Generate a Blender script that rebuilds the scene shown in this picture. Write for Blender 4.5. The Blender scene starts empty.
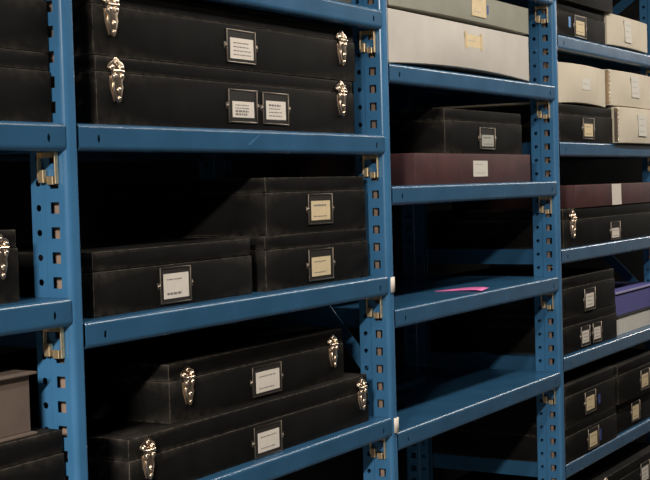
import bpy, bmesh, math, random
from mathutils import Vector, Matrix
random.seed(7)
SC = bpy.context.scene
COL = SC.collection
PI = math.pi
ZO = 1.5                    # height of the measuring level above the floor
W = 1.02368                 # bay pitch along the rack
PW = 0.0298                 # face width of an upright post
BH = 0.043                  # shelf beam height
SD = 0.50                   # shelf depth
PITCH = 0.0381              # hole pitch of the posts

# ------------------------------------------------------------------ materials
def new_mat(name):
    m = bpy.data.materials.new(name); m.use_nodes = True
    nt = m.node_tree
    return m, nt, nt.nodes['Principled BSDF']

def lin(r, g, b):
    f = lambda c: (c/255/12.92) if c/255 <= .04045 else ((c/255+.055)/1.055)**2.4
    return (f(r), f(g), f(b), 1)

def plain(name, col, rough=.6, metal=0.0, noise=0.0, nscale=30, spec=.5, bump=0.0, bscale=900):
    m, nt, b = new_mat(name)
    b.inputs['Roughness'].default_value = rough
    b.inputs['Metallic'].default_value = metal
    b.inputs['Specular IOR Level'].default_value = spec
    b.inputs['Base Color'].default_value = col
    tc = nt.nodes.new('ShaderNodeTexCoord')
    if noise:
        n = nt.nodes.new('ShaderNodeTexNoise'); n.inputs['Scale'].default_value = nscale
        n.inputs['Detail'].default_value = 6
        nt.links.new(tc.outputs['Object'], n.inputs['Vector'])
        r = nt.nodes.new('ShaderNodeValToRGB')
        r.color_ramp.elements[0].position = .3; r.color_ramp.elements[1].position = .72
        r.color_ramp.elements[0].color = tuple(c*(1-noise) for c in col[:3])+(1,)
        r.color_ramp.elements[1].color = tuple(min(1, c*(1+noise)) for c in col[:3])+(1,)
        nt.links.new(n.outputs['Fac'], r.inputs['Fac'])
        nt.links.new(r.outputs['Color'], b.inputs['Base Color'])
    if bump:
        n2 = nt.nodes.new('ShaderNodeTexNoise'); n2.inputs['Scale'].default_value = bscale
        n2.inputs['Detail'].default_value = 3
        nt.links.new(tc.outputs['Object'], n2.inputs['Vector'])
        bp = nt.nodes.new('ShaderNodeBump'); bp.inputs['Strength'].default_value = bump
        bp.inputs['Distance'].default_value = .001
        nt.links.new(n2.outputs['Fac'], bp.inputs['Height'])
        nt.links.new(bp.outputs['Normal'], b.inputs['Normal'])
    return m

def cloth(name, col, wear_glint, rough=.7, wear_glint_amt=.8, spec=.35):
    """book cloth: woven grain, and edges paler from rubbing and from highlights painted in"""
    m, nt, b = new_mat(name)
    N, L = nt.nodes, nt.links
    tc = N.new('ShaderNodeTexCoord')
    big = N.new('ShaderNodeTexNoise'); big.inputs['Scale'].default_value = 14; big.inputs['Detail'].default_value = 5
    L.new(tc.outputs['Object'], big.inputs['Vector'])
    fine = N.new('ShaderNodeTexNoise'); fine.inputs['Scale'].default_value = 420; fine.inputs['Detail'].default_value = 2
    L.new(tc.outputs['Object'], fine.inputs['Vector'])
    add = N.new('ShaderNodeMath'); add.operation = 'ADD'
    L.new(big.outputs['Fac'], add.inputs[0]); L.new(fine.outputs['Fac'], add.inputs[1])
    rp = N.new('ShaderNodeMapRange'); rp.inputs['From Min'].default_value = .7; rp.inputs['From Max'].default_value = 1.3
    rp.inputs['To Min'].default_value = .55; rp.inputs['To Max'].default_value = 1.5
    L.new(add.outputs[0], rp.inputs['Value'])
    base = N.new('ShaderNodeMix'); base.data_type = 'RGBA'; base.blend_type = 'MULTIPLY'; base.inputs['Factor'].default_value = 1
    base.inputs['A'].default_value = col
    cr = N.new('ShaderNodeCombineColor')
    for k in range(3): L.new(rp.outputs['Result'], cr.inputs[k])
    L.new(cr.outputs['Color'], base.inputs['B'])
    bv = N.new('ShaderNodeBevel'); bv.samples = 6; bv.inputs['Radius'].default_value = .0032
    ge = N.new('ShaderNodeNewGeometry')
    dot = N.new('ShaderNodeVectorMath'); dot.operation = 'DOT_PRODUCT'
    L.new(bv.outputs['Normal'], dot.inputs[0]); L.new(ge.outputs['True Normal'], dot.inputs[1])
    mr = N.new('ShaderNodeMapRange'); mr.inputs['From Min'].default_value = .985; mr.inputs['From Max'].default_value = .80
    mr.inputs['To Min'].default_value = 0; mr.inputs['To Max'].default_value = wear_glint_amt
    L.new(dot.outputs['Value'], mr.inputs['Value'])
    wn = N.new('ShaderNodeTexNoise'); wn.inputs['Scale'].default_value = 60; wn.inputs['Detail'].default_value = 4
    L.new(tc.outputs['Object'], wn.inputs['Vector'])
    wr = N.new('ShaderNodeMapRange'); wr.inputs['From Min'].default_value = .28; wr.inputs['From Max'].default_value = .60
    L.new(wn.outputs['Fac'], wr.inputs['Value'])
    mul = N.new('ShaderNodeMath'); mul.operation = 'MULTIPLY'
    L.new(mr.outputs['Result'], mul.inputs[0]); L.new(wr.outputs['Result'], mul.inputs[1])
    mx = N.new('ShaderNodeMix'); mx.data_type = 'RGBA'; mx.inputs['B'].default_value = wear_glint  # pale edge colour holds rubbed cloth and painted highlights together
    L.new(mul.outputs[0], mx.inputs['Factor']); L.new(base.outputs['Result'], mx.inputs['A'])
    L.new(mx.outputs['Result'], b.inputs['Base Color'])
    bp = N.new('ShaderNodeBump'); bp.inputs['Strength'].default_value = .35; bp.inputs['Distance'].default_value = .0006
    L.new(fine.outputs['Fac'], bp.inputs['Height']); L.new(bp.outputs['Normal'], b.inputs['Normal'])
    b.inputs['Roughness'].default_value = rough
    b.inputs['Specular IOR Level'].default_value = spec
    return m

def paint(name, col, chip):
    """stove-enamelled steel with small scuffs"""
    m, nt, b = new_mat(name)
    N, L = nt.nodes, nt.links
    tc = N.new('ShaderNodeTexCoord')
    n = N.new('ShaderNodeTexNoise'); n.inputs['Scale'].default_value = 9; n.inputs['Detail'].default_value = 6
    L.new(tc.outputs['Object'], n.inputs['Vector'])
    r = N.new('ShaderNodeValToRGB')
    r.color_ramp.elements[0].position = .3; r.color_ramp.elements[1].position = .7
    r.color_ramp.elements[0].color = tuple(c*.88 for c in col[:3])+(1,)
    r.color_ramp.elements[1].color = tuple(c*1.12 for c in col[:3])+(1,)
    L.new(n.outputs['Fac'], r.inputs['Fac'])
    s = N.new('ShaderNodeTexNoise'); s.inputs['Scale'].default_value = 45; s.inputs['Detail'].default_value = 8
    s.inputs['Roughness'].default_value = .7
    L.new(tc.outputs['Object'], s.inputs['Vector'])
    sr = N.new('ShaderNodeMapRange'); sr.inputs['From Min'].default_value = .74; sr.inputs['From Max'].default_value = .80
    L.new(s.outputs['Fac'], sr.inputs['Value'])
    mx = N.new('ShaderNodeMix'); mx.data_type = 'RGBA'; mx.inputs['B'].default_value = chip
    L.new(sr.outputs['Result'], mx.inputs['Factor']); L.new(r.outputs['Color'], mx.inputs['A'])
    L.new(mx.outputs['Result'], b.inputs['Base Color'])
    rr = N.new('ShaderNodeMapRange'); rr.inputs['To Min'].default_value = .21; rr.inputs['To Max'].default_value = .30
    L.new(n.outputs['Fac'], rr.inputs['Value']); L.new(rr.outputs['Result'], b.inputs['Roughness'])
    b.inputs['Specular IOR Level'].default_value = .5
    return m

M = {}
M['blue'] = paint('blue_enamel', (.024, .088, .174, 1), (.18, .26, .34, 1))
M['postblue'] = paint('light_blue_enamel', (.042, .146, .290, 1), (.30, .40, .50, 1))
M['black'] = cloth('black_book_cloth', (.0058, .0055, .0052, 1), (.30, .25, .20, 1), wear_glint_amt=1, spec=.07)
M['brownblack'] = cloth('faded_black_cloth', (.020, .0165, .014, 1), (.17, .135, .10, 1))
M['maroon'] = cloth('maroon_book_cloth', (.048, .0115, .0120, 1), (.26, .12, .10, 1), wear_glint_amt=.7, spec=.5)
M['taupe'] = plain('taupe_board', (.115, .082, .064, 1), .8, noise=.12, bump=.2)
M['beige'] = plain('beige_archival_board', (.56, .50, .395, 1), .85, noise=.05, nscale=12, spec=.25, bump=.08, bscale=300)
M['buff'] = plain('grey_beige_board', (.48, .448, .405, 1), .85, noise=.06, nscale=12, spec=.25, bump=.08, bscale=300)
M['sage'] = plain('grey_green_board', (.25, .245, .20, 1), .85, noise=.08, nscale=12, spec=.25)
M['purple'] = plain('slate_purple_board', (.085, .083, .27, 1), .6, noise=.06)
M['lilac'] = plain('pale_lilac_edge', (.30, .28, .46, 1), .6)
M['greywhite'] = plain('grey_white_board', (.58, .55, .49, 1), .8, noise=.05)
M['nickel'] = plain('nickel_plate', (.86, .70, .55, 1), .27, 1.0)
M['holder'] = plain('tarnished_nickel', (.26, .22, .18, 1), .34, 1.0)
M['plate'] = plain('dull_label_plate', (.020, .018, .017, 1), .6, spec=.2)
M['zinc'] = plain('yellow_zinc_plate', (.80, .62, .38, 1), .42, .85, noise=.2, nscale=60)
M['tan'] = plain('tan_lit_interior', (.28, .20, .155, 1), .6, noise=.15, nscale=50)  # tan set to the lit look of the post interior
M['card'] = plain('white_card', (.66, .60, .53, 1), .8, noise=.05, nscale=60, spec=.2)
M['cream'] = plain('cream_card', (.62, .50, .31, 1), .8, noise=.06, nscale=60, spec=.2)
M['grey_card'] = plain('grey_card', (.36, .36, .31, 1), .8, noise=.06, nscale=60, spec=.2)
M['label_white'] = plain('label_paper', (.60, .57, .51, 1), .75, spec=.25)
M['tape'] = plain('aged_tape', (.55, .40, .20, 1), .45)
M['ink'] = plain('ink', (.16, .145, .14, 1), .8)
M['pale_ink'] = plain('pale_ink', (.40, .37, .33, 1), .8)
M['bluetag'] = plain('blue_sticker', (.06, .22, .50, 1), .5)
M['navytag'] = plain('navy_sticker', (.03, .05, .20, 1), .5)
M['pink'] = plain('pink_paper', (.86, .19, .48, 1), .7)
M['plastic'] = plain('white_plastic', (.72, .64, .56, 1), .45)
M['wallp'] = plain('wall_paint', (.10, .10, .10, 1), .9, noise=.05, nscale=3)
M['palewall'] = plain('pale_wall_paint', (.72, .64, .54, 1), .8, noise=.04, nscale=3)
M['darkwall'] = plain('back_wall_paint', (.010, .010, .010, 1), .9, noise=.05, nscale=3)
M['concrete'] = plain('concrete_floor', (.09, .085, .08, 1), .7, noise=.12, nscale=6)

# ------------------------------------------------------------------ builders
def obj(name, bm, mat, parent=None, solid=0, smooth=None):
    me = bpy.data.meshes.new(name)
    bm.normal_update(); bm.to_mesh(me); bm.free()
    for m in (mat if isinstance(mat, (list, tuple)) else [mat]): me.materials.append(M[m])
    o = bpy.data.objects.new(name, me); COL.objects.link(o)
    if smooth is not None:
        for p in me.polygons: p.use_smooth = True
        try: me.set_sharp_from_angle(angle=smooth)
        except Exception: pass
    if solid:
        s = o.modifiers.new('thickness', 'SOLIDIFY'); s.thickness = solid; s.offset = -1
    if parent is not None: o.parent = parent
    return o

def thing(name, label, cat, loc=(0, 0, 0), rz=0, group=None):
    o = bpy.data.objects.new(name, None); COL.objects.link(o)
    o.empty_display_size = .05
    o.location = loc; o.rotation_euler = (0, 0, rz)
    tag(o, label, cat, group)
    return o

def tag(o, label, cat, group=None):
    o['label'] = label; o['category'] = cat
    if group: o['group'] = group
    return o

def bbox(bm, x0, x1, y0, y1, z0, z1, bevel=0, seg=2, mi=0):
    v = [bm.verts.new(p) for p in ((x0,y0,z0),(x1,y0,z0),(x1,y1,z0),(x0,y1,z0),(x0,y0,z1),(x1,y0,z1),(x1,y1,z1),(x0,y1,z1))]
    fs = [bm.faces.new([v[i] for i in q]) for q in ((0,3,2,1),(4,5,6,7),(0,1,5,4),(1,2,6,5),(2,3,7,6),(3,0,4,7))]
    for f in fs: f.material_index = mi
    if bevel:
        es = list({e for f in fs for e in f.edges})
        bmesh.ops.bevel(bm, geom=es, offset=bevel, segments=seg, profile=.5, affect='EDGES')
    return bm

def prism(bm, outline, y0, y1, bevel=0, mi=0):
    """outline in (x, z), extruded from y0 (front, nearer the aisle) to y1"""
    a = [bm.verts.new((x, y0, z)) for x, z in outline]
    b = [bm.verts.new((x, y1, z)) for x, z in outline]
    n = len(outline)
    fs = [bm.faces.new(a), bm.faces.new(b[::-1])]
    for i in range(n):
        fs.append(bm.faces.new((a[i], b[i], b[(i+1) % n], a[(i+1) % n])))
    for f in fs: f.material_index = mi
    bmesh.ops.recalc_face_normals(bm, faces=fs)
    if bevel:
        es = [e for e in fs[0].edges]
        bmesh.ops.bevel(bm, geom=es, offset=bevel, segments=2, profile=.5, affect='EDGES')

def dome(bm, x, z, r, y, sq=.8):
    m = Matrix.Translation((x, y, z)) @ Matrix.Diagonal((1, sq, 1, 1))
    bmesh.ops.create_uvsphere(bm, u_segments=12, v_segments=8, radius=r, matrix=m)

# sheet metal: cells in (s, t) mapped to space; a cell may carry a punched hole
def cell(bm, mp, s0, s1, t0, t1, hole=None):
    if hole is None:
        bm.faces.new([bm.verts.new(mp(s, t)) for s, t in ((s0,t0),(s1,t0),(s1,t1),(s0,t1))]); return
    kind, cs, ct, rs, rt = hole
    cor = [(s1,t1),(s0,t1),(s0,t0),(s1,t0)]
    n = 4 if kind == 'sq' else 16
    pts = []
    angs = sorted([math.atan2(t-ct, s-cs) % (2*PI) for s, t in cor] + ([] if kind == 'sq' else [2*PI*k/12+.05 for k in range(12)]))
    for a in angs:
        c, d = math.cos(a), math.sin(a)
        k = min([(s1-cs)/c if c > 1e-9 else 9e9, (s0-cs)/c if c < -1e-9 else 9e9, (t1-ct)/d if d > 1e-9 else 9e9, (t0-ct)/d if d < -1e-9 else 9e9])
        out = (cs+k*c, ct+k*d)
        if kind == 'sq':
            inn = (cs+math.copysign(rs, c), ct+math.copysign(rt, d))
        else:
            inn = (cs+rs*c, ct+rt*d)
        pts.append((out, inn))
    vo = [bm.verts.new(mp(*p[0])) for p in pts]; vi = [bm.verts.new(mp(*p[1])) for p in pts]
    for i in range(len(pts)):
        j = (i+1) % len(pts)
        bm.faces.new((vo[i], vo[j], vi[j], vi[i]))

ZB, ZT = 0.0, ZO+.93       # posts run from the floor up past the frame
def post_mesh(yflip=False):
    """folded post: rolled front lip and two punched webs; x from -PW to 0, y from 0 back to .075"""
    bm = bmesh.new()
    r = .0090
    zc0 = ZO-.0277
    ks = [k for k in range(-60, 60) if ZB+.03 < zc0+k*PITCH < ZT-.03]
    for side in (0, 1):
        X = -PW if side == 0 else 0.0
        mp = lambda s, t, X=X: (X, s, t)
        inn = .0016 if side == 0 else -.0016
        mp2 = lambda s, t, X=X, q=inn: (X+q*min(1, (s-.0455)/.002), s, t)
        lo = zc0+ks[0]*PITCH-PITCH/2; hi = zc0+ks[-1]*PITCH+PITCH/2
        for (a, b) in ((ZB, lo), (hi, ZT)):
            cell(bm, mp, r, .0455, a, b); cell(bm, mp2, .0475, .075, a, b); cell(bm, mp2, .0455, .0475, a, b)
        cell(bm, mp, r, .0145, lo, hi); cell(bm, mp, .0385, .0455, lo, hi)
        cell(bm, mp2, .0455, .0475, lo, hi)
        for k in ks:
            z = zc0+k*PITCH
            cell(bm, mp, .0145, .0385, z-PITCH/2, z+PITCH/2, ('sq', .0265, z, .0085, .0088))
            cell(bm, mp2, .0475, .075, z-PITCH/2, z+PITCH/2, ('rd', .0605, z, .0052, .0052))
    # rolled corners and front face
    prof = [(-PW, r)]
    for i in range(1, 7):
        a = PI/2*i/6; prof.append((-PW+r-r*math.cos(a), r-r*math.sin(a)))
    for i in range(0, 7):
        a = PI/2*i/6; prof.append((-r+r*math.sin(a), r-r*math.cos(a)))
    for (x0, y0), (x1, y1) in zip(prof[:-1], prof[1:]):
        bm.faces.new([bm.verts.new(p) for p in ((x0,y0,ZB),(x1,y1,ZB),(x1,y1,ZT),(x0,y0,ZT))])
    # short return flanges at the back of the webs
    for x0, x1 in ((-PW+.0016, -PW+.009), (-.0016, -.009)):
        bm.faces.new([bm.verts.new(p) for p in ((x0,.075,ZB),(x1,.075,ZB),(x1,.075,ZT),(x0,.075,ZT))])
    if yflip:
        for v in bm.verts: v.co.y = SD-v.co.y
    bmesh.ops.remove_doubles(bm, verts=bm.verts, dist=1e-5)
    bmesh.ops.recalc_face_normals(bm, faces=bm.faces)
    return bm

def upright(ix, label, braces=()):
    t = thing('upright_frame', label, 'rack upright', (ix*W, 0, 0), 0, 'upright frames of the blue rack')
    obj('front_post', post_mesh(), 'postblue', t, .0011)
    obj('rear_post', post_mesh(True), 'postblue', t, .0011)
    bm = bmesh.new(); bbox(bm, -.0135, -.0120, .031, .0445, .001, ZT-.002)  # added tan strip, stands in for the lit inner web behind the holes
    obj('lit_interior_strip', bm, 'tan', t)
    # flat strap braces between front and rear post
    for (ya, za, yb, zb) in braces:
        p, q = Vector((-PW/2, ya, ZO+za)), Vector((-PW/2, yb, ZO+zb))
        d = (q-p).normalized(); s = Vector((0, d.z, -d.y))*.016
        bm = bmesh.new()
        c = [p-s, q-s, q+s, p+s]
        v0 = [bm.verts.new(a+Vector((-.0015, 0, 0))) for a in c]; v1 = [bm.verts.new(a+Vector((.0015, 0, 0))) for a in c]
        bm.faces.new(v0); bm.faces.new(v1[::-1])
        for k in range(4): bm.faces.new((v0[k], v1[k], v1[(k+1) % 4], v0[(k+1) % 4]))
        bmesh.ops.recalc_face_normals(bm, faces=bm.faces)
        obj('brace', bm, 'blue', t)
    return t

def beam_bm(L, flip=False):
    """rolled-edge front beam, local x 0..L, top at z=0, face at y=0"""
    bm = bmesh.new()
    r = .0075
    top = [(.030, 0.0)]
    for i in range(0, 8):
        a = PI/2*i/7; top.append((r-r*math.sin(a), -r+r*math.cos(a)))
    bot = []
    rb = .0085
    for i in range(0, 7):
        a = PI/2*i/6; bot.append((rb-rb*math.cos(a), -BH+rb-rb*math.sin(a)))
    bot += [(.022, -BH), (.022, -BH+.008)]
    def strip(pr):
        for (y0, z0), (y1, z1) in zip(pr[:-1], pr[1:]):
            bm.faces.new([bm.verts.new(p) for p in ((0,y0,z0),(L,y0,z0),(L,y1,z1),(0,y1,z1))])
    strip(top); strip(bot)
    mp = lambda s, t: (s, 0, t)
    t1, t0 = -r, -BH+rb
    c = -.0235
    cell(bm, mp, 0, .03, t0, t1); cell(bm, mp, L-.03, L, t0, t1); cell(bm, mp, .065, L-.065, t0, t1)
    cell(bm, mp, .03, .065, t0, t1, ('rd', .0465, c, .0036, .0064))
    cell(bm, mp, L-.065, L-.03, t0, t1, ('rd', L-.0365, c, .0036, .0064))
    bmesh.ops.remove_doubles(bm, verts=bm.verts, dist=1e-5)
    if flip:
        for v in bm.verts: v.co.y = SD-v.co.y
    bmesh.ops.recalc_face_normals(bm, faces=bm.faces)
    return bm

def connector_bm(s):
    """beam end connector, s=+1 lies against the post at local x=0, s=-1 mirrored"""
    bm = bmesh.new()
    g = .0012
    def b(x0, x1, *a, **k):
        bbox(bm, min(s*x0, s*x1), max(s*x0, s*x1), *a, **k)
    b(g, .009, .0495, .0522, -.084, -.0435, bevel=.0006)
    b(g, .009, .0150, .0172, -.092, -.0435, bevel=.0006)
    b(g, .0035, .0172, .0495, -.052, -.0435)
    b(g, .0070, .0225, .0350, -.093, -.080, bevel=.001)
    b(.0012, .010, .0385, .0495, -.090, -.070, bevel=.001)
    return bm

def shelf(bay, z, label):
    x0 = bay*W+.0006; L = W-PW-.0012
    t = thing('shelf', label, 'shelf', (x0, 0, ZO+z), 0, 'blue shelves of the rack')
    obj('front_beam', beam_bm(L), 'blue', t, .0012)
    obj('rear_beam', beam_bm(L, True), 'blue', t, .0012)
    bm = bmesh.new(); bbox(bm, .002, L-.002, .0301, SD-.0301, -.0012, 0)
    for k in range(1, 6):                       # pressed stiffening ribs under the deck
        y = .03+k*(SD-.06)/6
        bbox(bm, .006, L-.006, y-.008, y+.008, -.012, -.0012)
    obj('deck', bm, 'blue', t)
    for sx in (0, 1):
        xa = .0005 if sx == 0 else L-.0025
        bm = bmesh.new()
        bbox(bm, xa, xa+.002, .0765, SD-.0765, -BH, -.0014)
        bbox(bm, *((xa+.002, xa+.014) if sx == 0 else (xa-.012, xa)), .0765, SD-.0765, -BH, -BH+.002)
        obj('side_beam', bm, 'blue', t)
    bm = connector_bm(1)
    for v in bm.verts: v.co.x *= .55
    obj('connector', bm, 'zinc', t)
    bm = connector_bm(-1)
    for v in bm.verts: v.co.x += L
    bmesh.ops.recalc_face_normals(bm, faces=bm.faces)
    obj('connector', bm, 'zinc', t)
    return t

# fittings -----------------------------------------------------------
def label_holder(t, x, z, w=.100, h=.063, card='card', lines=3, bold=(), win=(.15, .15, .17, .24), tilt=0):
    """metal frame with a typed card slid in; win = card margins left, right, bottom, top"""
    bm = bmesh.new()
    x0, x1, z0, z1 = x-w/2, x+w/2, z-h/2, z+h/2
    y0, y1 = -.0030, .0005
    a, b, c, d = win
    bbox(bm, x0, x1, -.0006, y1, z0, z1, mi=1)
    rim = .0024
    bbox(bm, x0, x0+rim, y0, y1, z0, z1, bevel=.0008)
    bbox(bm, x1-rim, x1, y0, y1, z0, z1, bevel=.0008)
    bbox(bm, x0+rim, x1-rim, y0, y1, z0, z0+rim, bevel=.0008)
    bbox(bm, x0+rim, x1-rim, y0+.001, y1, z1-rim, z1, bevel=.0008)
    for xx in (x0-.0025, x1+.0025):
        bbox(bm, xx-.004, xx+.004, -.0015, .0005, z-.006, z+.006, bevel=.0005)
        dome(bm, xx, z, .0034, -.0018, .7)
    o = obj('label_holder', bm, ['holder', 'plate'], t, smooth=math.radians(35))
    bm = bmesh.new()
    cx0, cx1, cz0, cz1 = x0+w*a, x1-w*b, z0+h*c, z1-h*d
    bbox(bm, cx0-w*.02, cx1+w*.02, -.0017, -.0008, cz0-h*.01, cz1)
    n = max(lines, 1)
    for k in range(lines):
        zz = cz1-(cz1-cz0)*(.24+.58*k/max(1, n-1) if n > 1 else .5)
        xx = cx0+(cx1-cx0)*.1
        th = .0019 if k in bold else .0010
        lim = cx0+(cx1-cx0)*random.uniform(.7, .92)
        while xx < lim:
            l = random.uniform(.003, .011); l = min(l, lim-xx)
            bbox(bm, xx, xx+l, -.0019, -.0017, zz-th, zz+th, mi=1)
            xx += l+.0022
    obj('label_card', bm, [card, 'ink'], o)
    return o

def latch(t, x, zs, s=1.0):
    """nickel draw latch straddling the lid seam at height zs"""
    top, bot = .020*s, -.049*s
    bm = bmesh.new()
    prism(bm, [(x-.016*s, zs-.006*s), (x-.014*s, zs-.026*s), (x-.006*s, zs+bot+.003), (x+.006*s, zs+bot+.003), (x+.014*s, zs-.026*s), (x+.016*s, zs-.006*s)], -.0020, .0, .0006)
    o = obj('latch', bm, 'nickel', t, smooth=math.radians(35))
    bm = bmesh.new()
    pl = []
    for cx, cz, r, a0, a1 in ((-.012, .006, .0075, 200, 110), (0, .0125, .0085, 150, 30), (.012, .006, .0075, 70, -20)):
        for k in range(6):
            a = math.radians(a0+(a1-a0)*k/5)
            pl.append((x+s*(cx+r*math.cos(a)), zs+s*(cz+.001+r*math.sin(a))))
    prism(bm, pl, -.0030, 0, .0007)
    for dx in (-.0115, .0115): dome(bm, x+dx*s, zs+.006*s, .0052*s, -.003, .8)
    dome(bm, x, zs+.0145*s, .0042*s, -.003, .7)
    obj('keeper', bm, 'nickel', o, smooth=math.radians(40))
    bm = bmesh.new()
    ol = [(-.0125, -.002), (-.0135, -.010), (-.0095, -.016), (-.0115, -.024), (-.0075, -.036), (-.0048, -.045), (0, -.0485),
          (.0048, -.045), (.0075, -.036), (.0115, -.024), (.0095, -.016), (.0135, -.010), (.0125, -.002), (.006, .002), (-.006, .002)]
    prism(bm, [(x+a*s, zs+b*s) for a, b in ol][::-1], -.0072, -.0030, .0016)
    for dz, r in ((-.028, .0042), (-.041, .0034)): dome(bm, x, zs+dz*s, r*s, -.0072, .8)
    for dx in (-.008, .008): dome(bm, x+dx*s, zs-.007*s, .0044*s, -.0070, .7)
    mm = Matrix.Translation((x, -.0062, zs+.0005)) @ Matrix.Rotation(PI/2, 4, 'Y')
    bmesh.ops.create_cone(bm, cap_ends=True, segments=14, radius1=.0034*s, radius2=.0034*s, depth=.026*s, matrix=mm)
    obj('hasp', bm, 'nickel', o, smooth=math.radians(40))
    return o

def paper_label(t, x, z, w, h, y=-.0006, mat='label_white', lines=2, slant=0, name='paper_label', thick=.0006):
    bm = bmesh.new()
    prism(bm, [(x-w/2, z-h/2), (x+w/2, z-h/2), (x+w/2+slant, z+h/2), (x-w/2+slant, z+h/2)], y, y+thick)
    for k in range(lines):
        zz = z+h*(.28-.56*k/max(1, lines-1)) if lines > 1 else z
        xx = x-w*.36+slant*.5
        lim = x+w*random.uniform(.1, .36)+slant*.5
        while xx < lim:
            l = min(random.uniform(.004, .011), lim-xx)
            bbox(bm, xx, xx+l, y-.0002, y, zz-.0011, zz+.0011, mi=1); xx += l+.0025
    return obj(name, bm, [mat, 'pale_ink'], t)

BOXES = 'storage boxes on the rack'
def lidded_box(label, x0, x1, y, z0, z1, depth=.42, lid=.03, mat='black', yaw=0, name='document_box', r=.0021, cat='box'):
    """cloth-covered box: tray body and a hinged lid, lid a hair smaller so the seam shows"""
    a = (x1-x0)/2; H = z1-z0
    t = thing(name, label, cat, ((x0+x1)/2, y, ZO+z0), yaw, BOXES)
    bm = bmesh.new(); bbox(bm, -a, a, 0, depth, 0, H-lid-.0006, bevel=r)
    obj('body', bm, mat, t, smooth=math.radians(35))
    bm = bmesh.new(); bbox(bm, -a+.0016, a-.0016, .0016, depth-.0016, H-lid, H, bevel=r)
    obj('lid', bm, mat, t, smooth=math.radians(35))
    t['_a'] = a
    return t

def bowed_box(label, x0, x1, y, z0, z1, depth=.40, mat='beige', bow=.006, lift=.0, sag=.0, yaw=0, name='archive_box', lidded=False, group=BOXES):
    """plain board box whose walls have bowed with age"""
    a = (x1-x0)/2; H = z1-z0
    t = thing(name, label, 'box', ((x0+x1)/2, y, ZO+z0), yaw, group)
    bm = bmesh.new()
    NX, NZ, NY = 16, 8, 6
    def P(u, v, w_):            # u 0..1 across, v 0..1 up, w_ 0..1 back
        x = -a+2*a*u; z = H*v; yy = depth*w_
        if w_ == 0: yy -= bow*4*u*(1-u)*(.35+.65*4*v*(1-v))
        if u in (0, 1): x += (1 if u else -1)*bow*.25*4*v*(1-v)*4*w_*(1-w_)
        bowu = 4*u*(1-u)
        z += lift*bowu*(1-v)+sag*bowu*v
        return (x, yy, z)
    def grid(f, n, m):
        vs = [[bm.verts.new(f(i/n, j/m)) for j in range(m+1)] for i in range(n+1)]
        for i in range(n):
            for j in range(m): bm.faces.new((vs[i][j], vs[i+1][j], vs[i+1][j+1], vs[i][j+1]))
    grid(lambda u, v: P(u, v, 0), NX, NZ); grid(lambda u, v: P(u, v, 1), NX, NZ)
    grid(lambda u, w_: P(u, 1, w_), NX, NY); grid(lambda u, w_: P(u, 0, w_), NX, NY)
    grid(lambda w_, v: P(0, v, w_), NY, NZ); grid(lambda w_, v: P(1, v, w_), NY, NZ)
    bmesh.ops.remove_doubles(bm, verts=bm.verts, dist=1e-5)
    bmesh.ops.recalc_face_normals(bm, faces=bm.faces)
    o = obj('box_shell', bm, mat, t, smooth=math.radians(50))
    bv = o.modifiers.new('edge', 'BEVEL'); bv.width = .0016; bv.segments = 2; bv.limit_method = 'ANGLE'; bv.angle_limit = math.radians(50)
    t['_a'] = a
    return t

def metal_edge(t, x, H, n=8):
    """stapled metal corner strip with its row of prongs"""
    bm = bmesh.new()
    bbox(bm, x-.0016, x+.0010, -.0020, .010, .003, H-.003, bevel=.0005)
    for k in range(n):
        z = .01+(H-.02)*k/(n-1)
        bbox(bm, x-.001, x+.0060, -.0035, -.0012, z-.0026, z+.0026, bevel=.0006)
    return obj('metal_edge', bm, 'nickel', t)

# ------------------------------------------------------------------ the place
def structure(name, x0, x1, y0, y1, z0, z1, mat):
    bm = bmesh.new(); bbox(bm, x0, x1, y0, y1, z0, z1)
    o = obj(name, bm, mat); o['kind'] = 'structure'; return o
structure('floor', -5, 9, -4, .9, -.1, 0, 'concrete')
structure('ceiling', -5, 9, -4, .9, 3.0, 3.1, 'wallp')
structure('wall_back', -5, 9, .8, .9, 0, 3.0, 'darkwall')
structure('wall_front', -5, 9, -4, -3.9, 0, 3.0, 'wallp')
structure('wall_left', -5, -4.9, -3.9, .8, 0, 3.0, 'wallp')
structure('wall_right_reflector', 8.9, 9, -3.9, -.25, 0, 3.0, 'palewall')  # unseen end wall, made pale to put a grey sheen on the beams
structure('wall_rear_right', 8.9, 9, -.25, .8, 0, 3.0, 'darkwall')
structure('added_dark_screen', 3.35, 3.40, .01, .8, 0, 3.0, 'darkwall')  # added dark screen, hides the lit walls behind the right bay

# uprights
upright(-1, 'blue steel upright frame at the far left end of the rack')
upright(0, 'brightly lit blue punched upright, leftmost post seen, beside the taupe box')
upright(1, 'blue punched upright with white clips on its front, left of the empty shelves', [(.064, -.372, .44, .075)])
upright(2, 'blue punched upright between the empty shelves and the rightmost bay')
upright(3, 'blue punched upright at the right picture edge, beside the small beige box', [(.064, -.394, .44, -.02), (.44, .42, .064, .69)])

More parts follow.
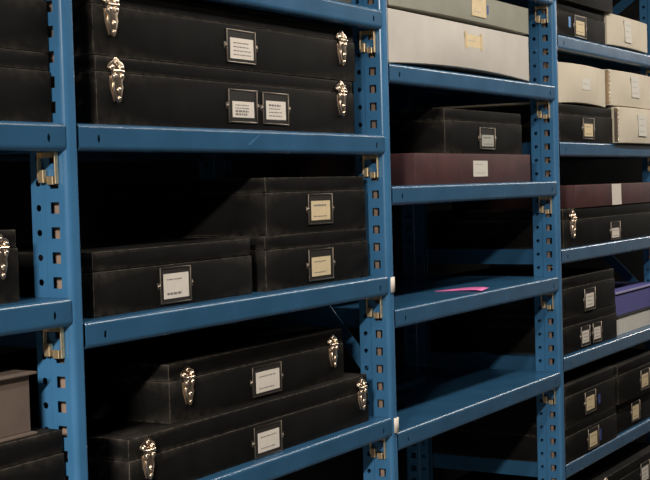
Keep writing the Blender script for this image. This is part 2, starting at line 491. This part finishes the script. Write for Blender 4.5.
# shelves
Z = dict(A0=.4466, A1=.1388, A2=-.1265, A3=-.432, B0=.4085, B1=.1390, B2=-.1666, B3=-.4754,
         C0=.5630, C1=.2957, C2=.0278, C3=-.2428, C4=-.5136,
         D0=.748, D1=.4430, D2=.1393, D3=-.1675, D4=-.4776, D5=-.7848, D6=-1.0896)
SH = dict(
 A0='blue shelf above the black boxes at the top left corner',
 A1='blue shelf at left edge carrying two stacked black boxes',
 A2='blue shelf at left edge carrying the black box with one latch',
 A3='blue shelf at left edge under the taupe box and its black box',
 B0='blue shelf across the top, above the two wide latched boxes',
 B1='blue shelf carrying the two wide black boxes with paired latches',
 B2='blue shelf carrying three black boxes without latches, left of the empty shelves',
 B3='blue shelf carrying the two stepped latched boxes at bottom centre left',
 C0='blue shelf above the grey green box, mostly above the picture',
 C1='blue shelf carrying the large grey beige box',
 C2='blue shelf carrying the maroon box with a small black box on it',
 C3='empty blue shelf with a pink paper strip lying on it',
 C4='bare empty blue shelf, lowest one of the bay with the pink strip',
 D0='blue shelf over the stacked boxes at the top right corner',
 D1='blue shelf at right carrying a black box beside a small beige box',
 D2='blue shelf at right carrying three beige boxes and one black box',
 D3='blue shelf at right carrying a maroon box on a latched black box',
 D4='blue shelf at right carrying two black boxes beside the purple box',
 D5='blue shelf at right carrying four black boxes with yellowed cards',
 D6='blue shelf at the bottom right corner under the wide black boxes')
SHELF = {k: shelf('ABCD'.index(k[0])-1, zz, SH[k]) for k, zz in Z.items()}
# a scrape through the paint of one beam
bm = bmesh.new(); prism(bm, [(.462, -.0275), (.468, -.0290), (.504, -.0090), (.501, -.0085)], -.0004, .0)
obj('scrape_mark', bm, 'postblue', SHELF['B1'])

def clip(x, z0, z1, w, label):
    bm = bmesh.new()
    n = 6; h = z1-z0
    out = []
    pr = [(-w/2, .012), (-w/2-.0015, .001), (-w/2+.002, -.0035), (w/2-.004, -.0038), (w/2+.001, -.0012), (w/2+.0018, .004), (w/2+.0018, .016)]
    for i in range(len(pr)-1):
        (xa, ya), (xb, yb) = pr[i], pr[i+1]
        bm.faces.new([bm.verts.new(p) for p in ((xa,ya,0),(xb,yb,0),(xb,yb,h),(xa,ya,h))])
    bmesh.ops.remove_doubles(bm, verts=bm.verts, dist=1e-6)
    o = obj('post_clip', bm, 'plastic', None, .0012, smooth=math.radians(60))
    o.location = (x, -.0002, ZO+z0)
    tag(o, label, 'clip', 'white clips on the post')
clip(1.0125, -.2035, -.1705, .0150, 'white plastic clip on the post front, upper of two, at the shelf of three boxes')
clip(1.0135, -.5120, -.4795, .0170, 'white plastic clip on the post front, lower of two, beside the bare empty shelf')

# ---- bay A -----------------------------------------------------------
b = lidded_box('lower of the two stacked black boxes at the top left edge', -.80, -.0335, .022, Z['A1'], Z['A1']+.106, lid=.027)
b = lidded_box('upper of the two stacked black boxes at the top left edge', -.80, -.0345, .024, Z['A1']+.1065, Z['A1']+.212, lid=.027)
b = lidded_box('black box with one nickel latch alone at the left edge', -.62, -.103, .035, Z['A2'], -.0190, lid=.0265)
latch(b, b['_a']-.040, -.0190-.0265-Z['A2'], .95)
b = lidded_box('black box at the bottom left edge with a taupe box on top', -.84, -.0370, .018, Z['A3'], -.3270, lid=.035)
# taupe clamshell: cover boards overhang the tray
t = thing('clamshell_box', 'taupe clamshell box with overhanging boards at the left edge', 'box', (-.36, .028, ZO-.3268), 0, BOXES)
bm = bmesh.new(); bbox(bm, -.275, .273, .010, .38, .0042, .0900, bevel=.001); obj('tray', bm, 'taupe', t)
bm = bmesh.new(); bbox(bm, -.285, .277, 0, .40, 0, .0040, bevel=.0012); obj('bottom_board', bm, 'taupe', t)
bm = bmesh.new(); bbox(bm, -.285, .280, 0, .40, .0902, .0945, bevel=.0012); obj('top_board', bm, 'taupe', t)

# ---- bay B -----------------------------------------------------------
zb = Z['B1']
b = lidded_box('wide black latched box with two cards on its front', .080, .9150, .030, zb, zb+.1115, lid=.0245)
for x in (.128, .8580): latch(b, x-.4975, .087, 1.05)
label_holder(b, .4930-.4975, .1835-zb, .095, .0615, 'card', 4, (2, 3), (.16, .14, .17, .36))
label_holder(b, .6050-.4975, .1825-zb, .0925, .0610, 'card', 4, (0,), (.16, .14, .17, .26))
b = lidded_box('wide black latched box with one card, under the top shelf', .077, .9230, .030, zb+.112, zb+.2215, lid=.0275, yaw=-.002)
for x in (.121, .8640): latch(b, x-.5, .0815, 1.05)
label_holder(b, .4925-.5, .2928-zb-.112, .095, .0610, 'card', 4, (), (.15, .10, .14, .25))

zb = Z['B2']
b = lidded_box('black box with one white card, left of a pair of stacked boxes', .0540, .5240, .033, zb, -.0620, lid=.0315, yaw=.025, r=.0035)
label_holder(b, .2740-.2890, -.1300-zb, .091, .0620, 'card', 2, (1,), (.14, .10, .14, .18))
b = lidded_box('lower black box of the pair with cream cards, beside the post', .5640, .9690, .035, zb, -.0610, lid=.0265)
label_holder(b, .7680-.7665, -.1270-zb, .098, .0640, 'cream', 2, (), (.15, .14, .15, .26))
b = lidded_box('upper black box of the pair with cream cards, beside the post', .5720, .9660, .036, -.0605, .0510, lid=.0285)
label_holder(b, .7730-.769, -.0145+.0605, .097, .0620, 'cream', 2, (0,), (.15, .13, .15, .23))

zb = Z['B3']
b = lidded_box('longer latched black box at the bottom, under a shorter latched one', .1250, .9370, .025, zb, -.3735, lid=.0350)
for x in (.1720, .9040): latch(b, x-.531, -.4085-zb+.0095, 1.0)
label_holder(b, .5380-.531, -.4450-zb, .096, .0590, 'card', 2, (), (.16, .12, .16, .22))
b = lidded_box('shorter latched black box standing on a longer latched one', .2710, .8780, .050, -.3732, -.2700, lid=.0300)
for x in (.3220, .8300): latch(b, x-.5745, -.3000+.3732+.0005, 1.0)
label_holder(b, .5785-.5745, -.3375+.3732, .103, .0580, 'card', 2, (), (.15, .10, .13, .20))

# ---- bay C -----------------------------------------------------------
zb = Z['C1']
b = bowed_box('large grey beige box with a bowed front and a taped paper label', 1.0275, 1.8260, .001, zb+.0005, .4150, depth=.44, mat='buff', bow=.010, lift=.011, sag=-.001, yaw=-.004)
p = paper_label(b, 1.452-1.427, .3735-zb, .098, .030, -.0101, 'cream', 1, name='paper_label')
for dx in (-.047, .045):
    bm = bmesh.new(); bbox(bm, 1.452-1.427+dx-.005, 1.452-1.427+dx+.005, -.0105, -.0102, .3735-zb-.020, .3735-zb+.022); obj('tape_strip', bm, 'tape', p)
b = bowed_box('grey green box lying on the large grey beige box', 1.0370, 1.8370, .004, .4220, .4920, depth=.44, mat='sage', bow=.004, lift=.004, sag=0, yaw=-.004)
p = paper_label(b, 1.502-1.434, .4655-.4220, .085, .053, -.0048, 'cream', 2)
bm = bmesh.new(); bbox(bm, 1.552-1.434, 1.561-1.434, -.0045, -.0035, .4500-.4220, .4720-.4220); obj('blue_sticker', bm, 'navytag', b)

zb = Z['C2']
t = thing('slipcase_box', 'maroon box with a small black box standing on it', 'box', (1.545, .030, ZO+zb), 0, BOXES)
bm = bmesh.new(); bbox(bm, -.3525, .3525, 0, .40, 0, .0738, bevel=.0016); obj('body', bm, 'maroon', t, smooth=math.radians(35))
paper_label(t, 1.5620-1.545, .0645-zb, .088, .0400, -.0006, 'label_white', 2)
b = lidded_box('small black box with one card standing on a maroon box', 1.3780, 1.8660, .040, .1020, .2125, depth=.36, lid=.0285)
label_holder(b, 1.6300-1.6220, .1420-.1020, .098, .0560, 'grey_card', 2, (0,), (.16, .12, .15, .34))
bm = bmesh.new(); bbox(bm, .2370, .2560, .012, .020, .078, .0800); obj('tie_end', bm, 'holder', b)

# pink paper strip on the empty shelf
bm = bmesh.new()
def ribbon(pts):
    vs = [(bm.verts.new(a), bm.verts.new(c)) for a, c in pts]
    for (a, c), (e, d) in zip(vs[:-1], vs[1:]): bm.faces.new((a, c, d, e))
ribbon([((1.480, .128, .0008), (1.474, .121, .0008)), ((1.506, .116, .0014), (1.486, .098, .0012)), ((1.530, .098, .0030), (1.496, .078, .0020)),
        ((1.548, .075, .0050), (1.500, .056, .0030)), ((1.558, .052, .0060), (1.498, .034, .0040)), ((1.566, .032, .0058), (1.490, .014, .0045)), ((1.568, .016, .004), (1.488, .002, .003))])
bmesh.ops.recalc_face_normals(bm, faces=bm.faces)
o = obj('paper_strip', bm, 'pink', None, .0006, smooth=math.radians(60)); o.location = (0, 0, ZO+Z['C3']+.0004)
tag(o, 'pink paper strip lying at the front of an empty shelf', 'paper')

# ---- bay D -----------------------------------------------------------
zb = Z['D1']
b = lidded_box('black box with a blue sticker left of its card, beside a beige box', 2.0500, 2.4600, .002, zb, zb+.0955, lid=.028)
label_holder(b, 2.2350-2.255, .4770-zb, .098, .0640, 'cream', 2, (), (.16, .16, .15, .24))
bm = bmesh.new(); bbox(bm, 2.141-2.255, 2.156-2.255, -.0008, 0, .4690-zb, .4990-zb); obj('blue_sticker', bm, 'bluetag', b)
b = lidded_box('black box topmost at the top right, mostly cut off by the frame', 2.0500, 2.4880, -.014, zb+.0960, zb+.190, lid=.028)
b = bowed_box('small beige box beside the black box on the upper right shelf', 2.4660, 2.8750, -.002, zb+.0005, zb+.0985, mat='beige', bow=.006, lift=.003, sag=.001)
paper_label(b, 2.658-2.6705, .4965-zb, .066, .070, -.0070, 'label_white', 3, slant=-.012)

zb = Z['D2']
b = lidded_box('black box with a beige box on top and another at its right', 2.0500, 2.5150, .002, zb, zb+.1070, lid=.028)
label_holder(b, 2.2900-2.2825, .1800-zb, .098, .0640, 'cream', 2, (), (.16, .14, .15, .28))
b = bowed_box('beige box with a small white label, standing on a black box', 2.0550, 2.4570, .004, .2480, .3640, mat='beige', bow=.010, lift=.006, sag=.003)
paper_label(b, 2.255-2.2535, .3105-.2480, .066, .034, -.0102, 'label_white', 1)
b = bowed_box('beige box with a stapled corner, upper of two at the right edge', 2.4760, 2.9200, .000, .2565, .3680, mat='beige', bow=.008, lift=.002, sag=.001)
metal_edge(b, -b['_a']+.0008, .1115)
paper_label(b, 2.722-2.698, .3220-.2565, .078, .066, -.0090, 'label_white', 3, slant=-.010)
b = bowed_box('beige box with a stapled corner, lower of two at the right edge', 2.5180, 2.9550, -.012, zb+.0005, .2530, mat='beige', bow=.008, lift=.001, sag=.001)
metal_edge(b, -b['_a']+.0008, .112)
paper_label(b, 2.752-2.7365, .1990-zb, .084, .070, -.0090, 'label_white', 3, slant=-.010)

zb = Z['D3']
b = lidded_box('wide latched black box under a maroon box at the right', 2.0820, 3.0000, .008, zb, -.0545, lid=.0320)
latch(b, 2.155-2.541, -.0865-zb+.003, 1.2)
label_holder(b, 2.5400-2.541, -.1350-zb, .092, .0580, 'card', 2, (), (.16, .14, .14, .36))
t = thing('slipcase_box', 'maroon box with a white band, on a latched black box', 'box', (2.575, .006, ZO-.0540), 0, BOXES)
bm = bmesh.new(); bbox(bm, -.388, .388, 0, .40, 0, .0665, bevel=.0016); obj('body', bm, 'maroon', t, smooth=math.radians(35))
paper_label(t, 2.556-2.575, .0333, .090, .0655, -.0006, 'card', 0, slant=-.004, name='white_band')

zb = Z['D4']
b = lidded_box('black box with a pair of cards, below the box beside the purple box', 2.1000, 2.5760, .020, zb, -.3690, lid=.0290)
label_holder(b, 2.2800-2.338, -.4400-zb, .078, .060, 'card', 3, (), (.18, .14, .17, .24))
label_holder(b, 2.3850-2.338, -.4400-zb, .078, .060, 'card', 3, (), (.18, .14, .17, .24))
b = lidded_box('black box with a single card, left of the purple box', 2.1000, 2.5620, .020, -.3685, -.2560, lid=.0300)
label_holder(b, 2.3250-2.331, -.3330+.3685, .096, .0670, 'card', 3, (), (.16, .16, .15, .24))
t = thing('archive_box', 'grey white board box under the purple box at right', 'box', (2.780, .030, ZO+zb), 0, BOXES)
bm = bmesh.new(); bbox(bm, -.199, .235, .002, .40, 0, .0540, bevel=.001); obj('body', bm, 'greywhite', t)
bm = bmesh.new(); bbox(bm, -.201, .237, 0, .402, .0575, .0655, bevel=.001); obj('lid', bm, 'greywhite', t)
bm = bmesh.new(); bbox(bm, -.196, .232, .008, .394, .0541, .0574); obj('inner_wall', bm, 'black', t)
t = thing('archive_box', 'slate purple box on a grey white board box', 'box', (2.780, .020, ZO+zb+.0660), 0, BOXES)
bm = bmesh.new(); bbox(bm, -.203, .235, .004, .40, 0, .0660, bevel=.001); obj('body', bm, 'purple', t)
bm = bmesh.new(); bbox(bm, -.205, .237, .0042, .404, .0700, .0762, bevel=.001); l_ = obj('lid', bm, 'purple', t)
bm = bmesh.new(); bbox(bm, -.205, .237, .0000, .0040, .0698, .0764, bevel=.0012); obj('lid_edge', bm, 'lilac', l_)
bm = bmesh.new(); bbox(bm, -.200, .232, .012, .396, .0661, .0699); obj('inner_wall', bm, 'purple', t)

zb = Z['D5']
b = lidded_box('bottom black box with a navy sticker, resting on the shelf', 2.0500, 2.5050, .002, zb, -.6790, lid=.0290)
label_holder(b, 2.2830-2.2775, -.7470-zb, .094, .0620, 'cream', 2, (), (.18, .18, .12, .24))
bm = bmesh.new(); bbox(bm, 2.340-2.2775, 2.357-2.2775, -.0008, 0, .0180, .0520); obj('navy_sticker', bm, 'navytag', b)
b = lidded_box('black box with a navy sticker, on a box with one too', 2.0550, 2.4980, .002, -.6785, -.5600, lid=.0330)
label_holder(b, 2.2600-2.274, -.6350+.6785, .094, .0650, 'cream', 2, (), (.16, .16, .15, .24))
bm = bmesh.new(); bbox(bm, 2.332-2.274, 2.350-2.274, -.0008, 0, .0260, .0540); obj('navy_sticker', bm, 'navytag', b)
b = lidded_box('lower black box at the right edge, directly on the shelf', 2.5200, 2.9700, .014, zb, -.6850, lid=.0280)
label_holder(b, 2.7300-2.745, -.7380-zb, .088, .0630, 'cream', 2, (), (.16, .16, .10, .20))
b = lidded_box('upper black box at the right edge, below the shelf of the purple box', 2.5120, 2.9600, -.002, -.6845, -.5620, lid=.0300)
label_holder(b, 2.7850-2.736, -.6390+.6845, .094, .0670, 'cream', 2, (), (.16, .16, .15, .24))

zb = Z['D6']
b = lidded_box('wide black box on the lowest right shelf, mostly below the picture', 2.1200, 2.9600, .000, zb, -.9950, lid=.0300)
b = lidded_box('wide latched black box at the bottom right corner, above another', 2.1300, 2.9500, -.008, -.9945, -.8860, lid=.0320)
latch(b, 2.355-2.540, -.9180+.9945+.016, 1.0)
label_holder(b, 2.7500-2.540, -.9450+.9945, .094, .0720, 'card', 3, (), (.16, .16, .15, .22))

for o in bpy.data.objects:
    if '_a' in o: del o['_a']

# ------------------------------------------------------------------ light
def tube(x, y, z, L, power, col=(1, .93, .84), wd=.12):
    l = bpy.data.lights.new('aisle_lamp', 'AREA'); l.shape = 'RECTANGLE'; l.size = L; l.size_y = wd
    l.energy = power; l.color = col
    o = bpy.data.objects.new('aisle_lamp', l); COL.objects.link(o)
    o.location = (x, y, z)
    return o
tube(-2.9, -1.18, ZO+.95, 1.2, 365)
for x, p in ((.95, 23), (2.85, 18), (4.75, 20), (6.9, 42)):  # farthest lamp is an addition that lights the pale end wall
    tube(x, -.65, ZO+.95, 1.86, p)
w_ = bpy.data.worlds.new('world'); SC.world = w_; w_.use_nodes = True
w_.node_tree.nodes['Background'].inputs['Color'].default_value = (.5, .55, .62, 1)
w_.node_tree.nodes['Background'].inputs['Strength'].default_value = .004

# ------------------------------------------------------------------ camera
cam = bpy.data.cameras.new('camera'); co = bpy.data.objects.new('camera', cam); COL.objects.link(co)
R = Matrix(((0.5086, -0.86059, -0.02681), (0.04916, -0.00206, 0.99879), (0.8596, 0.5093, -0.04126)))
r0, u0, f0 = R[0], R[1], R[2]
mw = Matrix(((r0[0], u0[0], -f0[0], -1.58907), (r0[1], u0[1], -f0[1], -1.37333), (r0[2], u0[2], -f0[2], .03546+ZO), (0, 0, 0, 1)))
co.matrix_world = mw
cam.sensor_width = 36; cam.lens = 1350*36/650
cam.clip_start = .05
SC.camera = co
SC.view_settings.view_transform = 'Standard'
SC.view_settings.look = 'None'
SC.view_settings.gamma = 1
SC.view_settings.use_curve_mapping = False
SC.view_settings.exposure = 0.0
